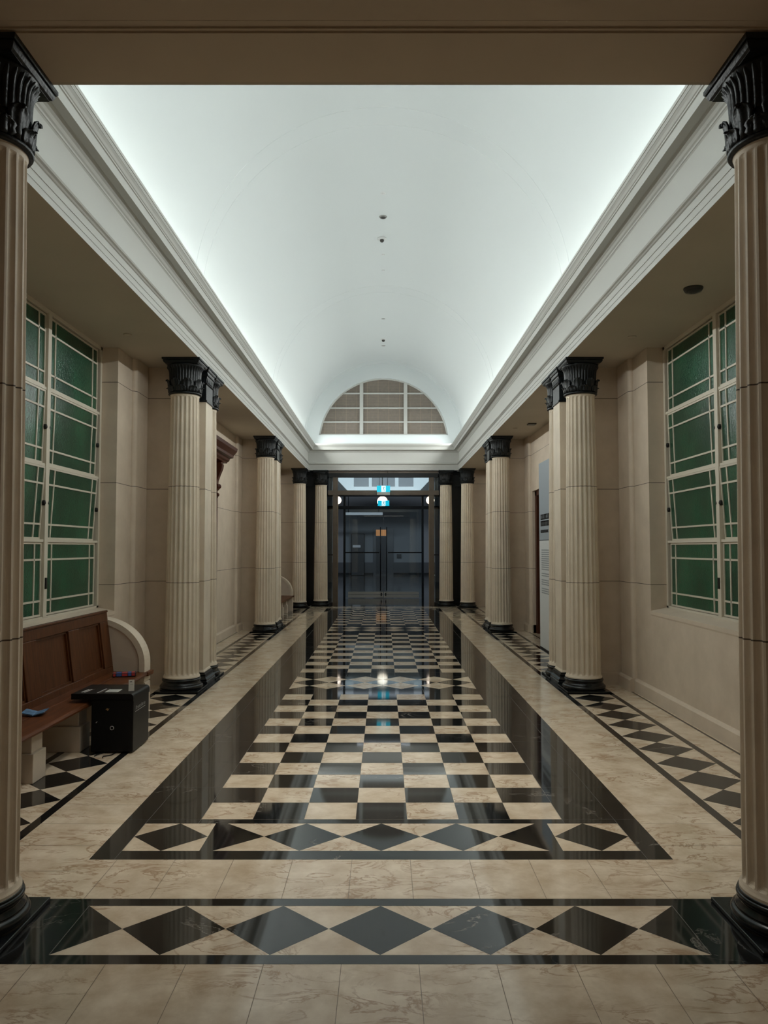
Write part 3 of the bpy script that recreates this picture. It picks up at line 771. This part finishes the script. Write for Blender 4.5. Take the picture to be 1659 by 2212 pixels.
p = MB(); p.box(-2.0, -.05, 39, 39.2, 3.28, 3.42, M['reflection_strip']); p.tube((-1.8, 39.1, 3.42), (-1.8, 39.1, 5.6), .015, M['darkmetal']); p.tube((-.25, 39.1, 3.42), (-.25, 39.1, 5.6), .015, M['darkmetal'])  # bar and rods added to stand for a reflection of light
tag(p.build('reflected_light_strip'), 'long dim strip of reflected light, built as a glowing bar behind the glass door', 'light')
def globe(x, y, z, r, label):
    t = thing('globe_lamp', (x, y, z), label, 'lamp', 'warm globe lamps hanging in the lobby')
    p = MB(); p.sphere((0, 0, 0), r, M['globe']); p.build('globe', t)
    p = MB(); p.lathe([(r*.35, r*.93), (r*.35, r*1.1), (.02, r*1.2), (.02, 5.6-z)], M['darkmetal'], 16); p.build('hanging_rod', t)
globe(-.045, 29.6, 3.40, .205, 'warm white globe lamp directly behind the lower exit sign')
globe(-1.79, 29.6, 3.45, .16, 'warm globe lamp showing just right of the left bronze post')
globe(1.80, 29.6, 3.45, .16, 'warm globe lamp showing just left of the right bronze post')

# exit signs
def exit_sign(x, y, z, label, rod, case=True):
    """z: bottom of the lit face"""
    t = thing('exit_sign', (x, y, z), label, 'exit sign', 'exit signs over the doors')
    w_, h_ = .37, .175
    p = MB(); p.box(-w_/2, w_/2, -.03, .03, 0, h_, M['sign_cyan']); bevel(p.build('lit_panel', t), .008)
    p = MB(); p.box(-.058, .062, -.034, -.030, .004, h_-.004, M['sign_white']); wp = p.build('door_symbol', t)
    f = MB(); y0_, y1_ = -.037, -.034
    f.prism([(.016+.011*math.cos(2*PI*i/10), .142+.011*math.sin(2*PI*i/10)) for i in range(10)], 'y', y0_, y1_, M['sign_ink'])
    for pts in ([(.006, .128), (.022, .126), (.004, .078), (-.012, .082)], [(.004, .084), (-.008, .080), (-.030, .050), (-.048, .030), (-.050, .038), (-.034, .058)],
                [(.006, .084), (-.004, .078), (.018, .056), (.010, .020), (.022, .018), (.032, .060)], [(.016, .124), (.022, .116), (.046, .098), (.048, .106), (.028, .122)], [(.006, .126), (-.004, .120), (-.028, .124), (-.030, .116), (-.006, .110)]):
        f.prism(pts, 'y', y0_, y1_, M['sign_ink'])
    f.build('running_figure', wp)
    if case:
        p = MB(); p.box(-w_/2+.006, w_/2-.006, -.028, .028, -.085, -.001, M['sign_case']); p.build('battery_case', t)
        p = MB(); p.lathe([(.012, -.052), (.012, -.040)], M['fixture_white'], 12, -.125, -.028); p.build('indicator', t)
    for q in (-.12, .12):
        p = MB(); p.tube((q, 0, h_), (q, 0, rod), .004, M['darkmetal']); p.build('suspension_rod', t)
exit_sign(.0, 21.345, 3.165, 'upper cyan exit sign with grey case hanging in front of the bronze transom', ZS-3.165)
exit_sign(.0, 24.60, 2.955, 'lower cyan exit sign below the other one, in front of the globe lamp', 3.95-2.955, False)

# ------------------------------------------------------------------ doorway with mahogany surround, left bay 2
def surround():
    t = thing('door_surround', (-XW, 12.32, 0), 'dark red mahogany door surround with a projecting cornice on carved brackets', 'door surround')
    m = M['mahogany']
    p = MB()
    for e_ in (-1, 1): p.box(0, .06, e_*.45, e_*.62, 0, 2.95, m)
    p.box(0, .06, -.62, .62, 2.72, 3.02, m); bevel(p.build('architrave', t), .008)
    p = MB(); p.box(.0, .02, -.45, .45, 0, 2.72, m); lf = p.build('door_leaf', t)
    p = MB()
    for z0_, z1_ in ((.25, 1.1), (1.25, 2.5)):
        for e_ in (-1, 1): p.box(.02, .032, e_*.06, e_*.38, z0_, z1_, m)
    bevel(p.build('door_panels', lf), .01)
    # cornice
    c = MB()
    pr = [(0, 3.06), (.16, 3.06), (.17, 3.08), (.20, 3.10), (.21, 3.13), (.22, 3.14), (.27, 3.15), (.275, 3.19), (.28, 3.195), (.30, 3.22), (.335, 3.26), (.34, 3.285), (.345, 3.31), (0, 3.32)]
    c.prism(pr, 'y', -.86, .86, m); c.build('cornice', t)
    for e_ in (-1, 1):
        b = MB()
        pr = [(0, 2.42), (.045, 2.42), (.07, 2.47), (.06, 2.53), (.045, 2.56), (.075, 2.58), (.105, 2.62), (.10, 2.67), (.07, 2.69), (.075, 2.74), (.11, 2.84), (.15, 2.94), (.16, 3.00), (.14, 3.04), (.16, 3.06), (0, 3.06)]
        b.prism([(x_, z_) for x_, z_ in pr], 'y', e_*.56-.07, e_*.56+.07, m); bk = bevel(b.build('bracket', t), .008)
        b = MB(); b.sphere((.09, e_*.56, 2.64), .042, m, 16, 10); b.sphere((.07, e_*.56, 2.50), .032, m, 16, 10); b.build('scroll', bk)
surround()

# ------------------------------------------------------------------ grey and white text panel by the right doorway
t = thing('text_panel', (2.555, 11.95, 0), 'tall blue-grey and white text panel standing before the dark doorway on the right', 'sign panel')
p = MB(); p.box(0, .035, -.65, .62, 1.735, 2.985, M['poster_grey']); up = p.build('upper_panel', t)
p = MB(); p.box(0, .035, -.65, .62, .02, 1.725, M['poster_white']); lo = p.build('lower_panel', t)
p = MB(); p.box(-.01, .06, -.66, .62, 0, .02, M['darkmetal']); p.build('foot', t)
p = MB(); p.box(0, .03, -.65, .62, 1.725, 1.735, M['ink']); p.build('divider', t)
rr = random.Random(11)
p = MB()
for zz, h_, y_end in ((2.06, .085, -.30), (1.955, .085, -.22), (1.850, .045, -.05)):     # title rows, letters too small to read in the photo
    y_ = .50
    while y_ > y_end:
        wd_ = h_*rr.uniform(.55, .85); x0_, x1_ = -.0035, -.0005
        k = rr.randrange(4); th = h_*.24
        p.box(x0_, x1_, y_-th, y_, zz, zz+h_, M['ink'])
        if k != 1: p.box(x0_, x1_, y_-wd_, y_, zz+h_-th, zz+h_, M['ink'])
        if k != 2: p.box(x0_, x1_, y_-wd_, y_, zz, zz+th, M['ink'])
        if k != 3: p.box(x0_, x1_, y_-wd_, y_-wd_+th, zz, zz+h_, M['ink'])
        y_ -= wd_+h_*.16
p.build('title', up)
p = MB()
zz = 1.60
while zz > .86:
    if rr.random() > .12:
        y_ = .46
        while y_ > -.45:
            wd_ = rr.uniform(.02, .07); p.box(-.002, 0, y_-wd_, y_, zz, zz+.016, M['grey_ink']); y_ -= wd_+.014
    zz -= .034
p.build('body_text', lo)

# ------------------------------------------------------------------ benches
def make_bench(loc, label):
    """origin on the floor at the wall, bench centre; +x points into the nave"""
    t = thing('wall_bench', loc, label, 'bench', 'oak benches with curved stone ends')
    wv, wh, sm = M['wood_v'], M['wood_h'], M['smooth']
    X = lambda w_: w_          # distance from the wall
    Ly = 1.40
    # curved stone ends: quarter round standing on a plinth
    for e_ in (-1, 1):
        ya, yb = (Ly, Ly+.16) if e_ > 0 else (-Ly-.16, -Ly)
        b = MB(); K = 18
        out = [(0, 0), (.525, 0), (.525, .28), (.503, .30)] + [(.503*math.sin(a), .47 + .435*math.cos(a)) for a in [PI/2 - PI/2*i/K for i in range(K+1)]]
        b.prism(out, 'y', ya, yb, sm); bo = b.build('end_panel', t)
        r_ = MB()                               # raised rim following the curve
        o1 = [(.52*math.sin(a), .47+.452*math.cos(a)) for a in [PI/2 - PI/2*i/K for i in range(K+1)]]
        o2 = [(.465*math.sin(a), .47+.400*math.cos(a)) for a in [PI/2 - PI/2*i/K for i in range(K+1)]]
        loop = [(.52, .30)] + o1 + o2[::-1] + [(.465, .30)]
        n_ = len(loop)
        v_ = [(x_, y_, z_) for y_ in (ya-.012, yb+.012) for x_, z_ in loop]
        fs_ = [(i, (i+1) % n_, n_+(i+1) % n_, n_+i) for i in range(n_)]
        m2 = n_//2
        for side in (0, n_):
            for i in range(m2): fs_.append((side+i, side+i+1, side+n_-2-i, side+n_-1-i) if i < m2-1 else (side+i, side+i+1, side+n_-1-i))
        r_.faces(v_, fs_, M['shaft']); r_.build('rim', bo)
    # stone supports
    for y_ in (-.79, 0.02, .83):
        b = MB(); b.box(.02, .455, y_-.085, y_+.085, .20, .355, sm); b.box(.02, .475, y_-.10, y_+.10, 0, .20, sm); bevel(b.build('support', t), .005)
    b = MB(); b.box(0, .12, -Ly, Ly, 0, .33, sm); b.build('back_plinth', t)
    # seat with rounded nosing, two boards and a groove
    b = MB()
    pr = [(.10, .360), (.53, .350), (.545, .358), (.548, .372), (.54, .386), (.53, .390), (.335, .395), (.332, .389), (.326, .389), (.323, .395), (.14, .402)]
    b.prism(pr, 'y', -Ly-.0, Ly, wh); s_ = b.build('seat', t)
    for ya_, yb_ in ((Ly, Ly+.17), (-Ly-.17, -Ly)):
        b = MB(); b.box(.50, .555, ya_, yb_, .352, .388, wh); b.build('seat_return', t)
    # leaning back: stiles, rails, recessed panels
    lean = Matrix.Translation((.215, 0, .395)) @ Matrix.Rotation(math.radians(-7.5), 4, 'Y')
    f = MB(); Hb = .585
    f.box(-.035, 0, -Ly, Ly, 0, .06, wv); f.box(-.035, 0, -Ly, Ly, Hb-.085, Hb, wv)
    edges = [(-Ly, -1.25), (-.40, -.16), (.45, .69), (1.19, Ly)]
    for a_, b_ in edges: f.box(-.035, 0, a_, b_, .06, Hb-.085, wv)
    fo = f.build('backrest', t); fo.matrix_local = lean; bevel(fo, .005)
    for (a0_, a1_), (b0_, b1_) in zip(edges, edges[1:]):
        q = MB(); q.box(-.045, -.032, a1_, b0_, .06, Hb-.085, wv); po = q.build('back_panel', fo)
        q = MB()
        for y_a, y_b, z_a, z_b in ((a1_, a1_+.018, .06, Hb-.085), (b0_-.018, b0_, .06, Hb-.085), (a1_, b0_, .06, .078), (a1_, b0_, Hb-.103, Hb-.085)): q.box(-.034, -.016, y_a, y_b, z_a, z_b, wv)
        q.build('panel_moulding', fo)
    q = MB(); q.box(-.04, .010, -Ly, Ly, Hb, Hb+.022, wv); bevel(q.build('top_rail', fo), .006)
    return t
b1 = make_bench((-XW, 6.20, 0), 'reddish oak panelled bench with curved stone end under the left green window')
dup(b1, (-XW, 18.30, 0), 'distant oak bench with curved stone end against the far left wall')

# black kiosk in front of the nearer bench
t = thing('information_kiosk', (-2.115, 6.29, 0), 'low black box kiosk with a slab top pushed up to the nearer bench', 'kiosk')
p = MB(); p.box(-.165, .165, -.20, .20, .012, .418, M['plastic']); bd = p.build('body', t); bevel(bd, .006)
p = MB(); R = .028
out = [(-.32, .421), (-.32, .464), (.168-R, .464)] + [(.168-R+R*math.sin(a), .464-R+R*math.cos(a)) for a in [PI/2*i/6 for i in range(1, 7)]] + [(.168, .405), (.155, .405), (.155, .421)]
p.prism([(x_, z_) for x_, z_ in out], 'y', -.212, .208, M['plastic']); p.build('top_slab', t)
p = MB(); K = 28
ro, ri = .0155, .0125
v_ = [(0.0+r_*math.cos(2*PI*k/K), y_, .198+r_*math.sin(2*PI*k/K)) for y_ in (-.204, -.200) for r_ in (ro, ri) for k in range(K)]
fs_ = []
for k in range(K):
    l = (k+1) % K; fs_ += [(k, l, K+l, K+k), (2*K+k, 3*K+k, 3*K+l, 2*K+l), (k, 2*K+k, 2*K+l, l), (K+k, K+l, 3*K+l, 3*K+k)]
p.faces(v_, fs_, M['print']); p.build('white_ring', t)
p = MB(); p.prism([(-.052, .340), (-.040, .352), (-.030, .346), (-.022, .350), (-.030, .336), (-.036, .330), (-.042, .340)], 'y', -.204, -.200, M['brass']); p.build('emblem', t)
p = MB(); p.prism([(-.128, .238), (-.118, .250), (-.114, .247), (-.122, .237)], 'y', -.204, -.200, M['print']); p.build('white_mark', t)
p = MB()   # slanted lettering on the nave side, underlined
y_ = -.145; rr = random.Random(5)
for k in range(9):
    hh_ = .020 if k not in (0, 5) else .028
    sl_ = .006; th = .004; wdt = .015
    z_ = .330
    def bar(ya_, za_, yb_, zb_):
        p.faces([(.167, ya_, za_), (.167, ya_+th, za_), (.167, yb_+th, zb_), (.167, yb_, zb_)], [(0, 1, 2, 3)], M['print'])
    bar(y_, z_, y_+sl_, z_+hh_)
    if k % 3 != 1: bar(y_+wdt*.6, z_, y_+wdt*.6+sl_, z_+hh_*.9)
    if k % 2 == 0: p.faces([(.167, y_, z_), (.167, y_+wdt*.7, z_), (.167, y_+wdt*.7, z_+.004), (.167, y_, z_+.004)], [(0, 1, 2, 3)], M['print'])
    if k % 3 != 2: p.faces([(.167, y_+sl_, z_+hh_-.004), (.167, y_+sl_+wdt*.7, z_+hh_-.004), (.167, y_+sl_+wdt*.7, z_+hh_), (.167, y_+sl_, z_+hh_)], [(0, 1, 2, 3)], M['print'])
    y_ += .0275
p.faces([(.167, -.155, .314), (.167, .10, .314), (.167, .10, .318), (.167, -.155, .318)], [(0, 1, 2, 3)], M['print'])
p.build('lettering', t)
for k, pts in enumerate(([(.03, -.19, .006), (.02, -.26, .006), (-.03, -.30, .006), (-.02, -.34, .006)], [(-.06, -.19, .006), (-.09, -.24, .006), (-.10, -.29, .006)])):
    p = MB()
    for a_, b_ in zip(pts, pts[1:]): p.tube(a_, b_, .004, M['plastic'], 8)
    p.build('power_cable', t)
# papers on the kiosk
def sheet(name, label, cx, cy, z, w_, d_, rz, m, cat, extra=None, group=None):
    o = MB(); o.box(-w_/2, w_/2, -d_/2, d_/2, 0, .002, m)
    if extra:
        for (a_, b_, c_, d2, mm) in extra: o.box(a_, b_, c_, d2, .002, .0024, mm)
    ob = o.build(name); ob.location = (cx, cy, z); ob.rotation_euler = (0, 0, rz); tag(ob, label, cat, group); return ob
ZK = .4645
sheet('leaflet', 'white sheet lying flat on the kiosk top, widest of the papers there', -2.147, 6.205, ZK, .10, .12, .03, M['paper'], 'leaflet', [(-.04, .04, .01+i*.016, .016+i*.016, M['grey_ink']) for i in range(-4, 3)])
sheet('leaflet', 'narrow dark leaflet with a pale edge in the middle of the kiosk top', -2.225, 6.20, ZK, .035, .19, -.05, M['brown_paper'], 'leaflet', [(-.017, -.009, -.09, .09, M['print'])])
sheet('leaflet', 'dark leaflet with pale lettering at the left end of the kiosk top', -2.355, 6.195, ZK, .055, .15, -.10, M['brown_paper'], 'leaflet', [(-.02, -.008, -.06, .06, M['print']), (.004, .014, -.065, .065, M['print'])])
c = MB(); c.box(-.022, .022, -.0012, .0012, 0, .088, M['paper']); c.box(-.014, .004, -.0018, -.0012, .070, .075, M['ink']); c.box(-.010, .014, -.0018, -.0012, .050, .053, M['grey_ink'])
o = c.build('upright_card'); o.location = (-2.003, 6.20, ZK); o.rotation_euler = (math.radians(-6), 0, math.radians(18)); tag(o, 'small white card standing upright at the corner of the kiosk top', 'card')
# leaflet and carton on the bench
c = MB()
for s in (-1, 1): c.prism([(0, .002), (s*.075, .022), (s*.078, .030), (s*.004, .010)], 'y', -.07, .07, M['blue_paper'])
o = c.build('open_leaflet'); o.location = (-2.515, 5.64, .400); o.rotation_euler = (0, 0, .18); tag(o, 'open blue and white folded leaflet lying on the bench seat', 'leaflet')
t = thing('flat_carton', (-2.44, 7.33, .398), 'long flat carton with blue and red print at the far end of the bench seat', 'carton', rz=math.radians(18))
p = MB(); p.box(-.105, .105, -.045, .045, 0, .032, M['navy']); bevel(p.build('carton_body', t), .003)
p = MB()
for k, (x0_, x1_, mm) in enumerate(((-.098, -.078, M['red_print']), (-.070, -.025, M['blue_print']), (-.020, .028, M['red_print']), (.034, .062, M['blue_print']), (.066, .094, M['red_print']))):
    p.box(x0_, x1_, -.047, -.045, .006, .028, mm); p.box(x0_, x1_, -.03, .035, .032, .0335, mm)
p.build('printed_patches', t)

# ------------------------------------------------------------------ fittings on the ceilings
def disc(name, x, y, z, r, label, cat, m1, m2, drop=.02, group=None, rings=0):
    t = thing(name, (x, y, z), label, cat, group)
    p = MB(); p.lathe([(r*.6, -drop), (r*.9, -drop*.8), (r, -drop*.3), (r, 0)], m1, 28); bo = p.build('housing', t)
    p = MB(); p.lathe([(r*.35, -drop-.012), (r*.55, -drop-.004), (r*.55, -drop+.004)], m2, 20)
    for k in range(rings): rr_ = r*(.65+.09*k); p.lathe([(rr_-.004, -drop-.003), (rr_, -drop-.003)], m2, 28, cap=False)
    p.build('core', t)
    return t
disc('ceiling_diffuser', 2.585, 6.293, ZS, .078, 'round slatted diffuser on the right aisle ceiling near the foreground column', 'air diffuser', M['fixture_dark'], M['fixture_dark'], .03, rings=3)
for x, y, lb in ((-2.578, 7.68, 'faint round cover on the left aisle ceiling above the nearer bench'), (2.551, 7.76, 'faint round cover on the right aisle ceiling above the green window'),
                 (2.38, 13.77, 'faint small round cover on the right aisle ceiling beside the square dark grille')):
    o = MB(); o.lathe([(.036, -.012), (.042, -.006), (.042, 0)], M['aisle'], 24); b = o.build('ceiling_cover'); b.location = (x, y, ZS); tag(b, lb, 'cover plate')
t = thing('ceiling_grille', (2.58, 13.26, ZS), 'small square dark grille on the right aisle ceiling beyond the first pier', 'grille')
p = MB(); p.box(-.07, .07, -.07, .07, -.02, 0, M['fixture_dark']); p.build('grille_frame', t)
p = MB()
for k in range(5): p.box(-.06, .06, -.055+k*.024, -.045+k*.024, -.028, -.02, M['fixture'])
p.build('slats', t)
ZV = ZC+RV
disc('ceiling_rose', 0, 11.04, ZV-.001, .045, 'faint pale disc on the vault, nearest of the ceiling fittings', 'ceiling fitting', M['fixture_white'], M['fixture_white'], .006)
disc('smoke_detector', 0, 11.83, ZV-.001, .062, 'ringed dark-centred detector on the vault, second fitting from the foreground', 'detector', M['fixture'], M['fixture_dark'], .02, rings=2)
t = thing('dome_camera', (-.02, 12.67, ZV-.001), 'dome fitting with a wide pale base on the vault, behind the ringed detector', 'dome camera')
p = MB(); p.lathe([(.055, -.03), (.075, -.02), (.078, 0)], M['fixture_white'], 24); p.build('base_plate', t)
p = MB(); p.sphere((0, 0, -.04), .036, M['fixture_dark'], 18, 10); p.build('dome', t)
for y, r, lb, mm in ((13.39, .028, 'tiny pale dot on the vault just behind the dome fitting', 'fixture_white'), (14.16, .030, 'tiny pale dot on the vault just before the middle rib', 'fixture_white'),
                     (17.2, .045, 'faint grey dot on the vault just beyond the middle rib', 'fixture'), (19.53, .055, 'last small grey disc on the vault before the lunette', 'fixture')):
    o = MB(); o.lathe([(r*.6, -.012), (r, -.006), (r, 0)], M[mm], 20); b = o.build('ceiling_fitting'); b.location = (0, y, ZV-.001); tag(b, lb, 'ceiling fitting')
t = thing('dome_camera', (0, 18.92, ZV-.001), 'small dark dome fitting on the vault near the lunette', 'dome camera')
p = MB(); p.lathe([(.07, -.02), (.09, 0)], M['fixture_white'], 24); p.build('base_plate', t)
p = MB(); p.sphere((0, 0, -.03), .04, M['fixture_dark'], 18, 10); p.build('dome', t)
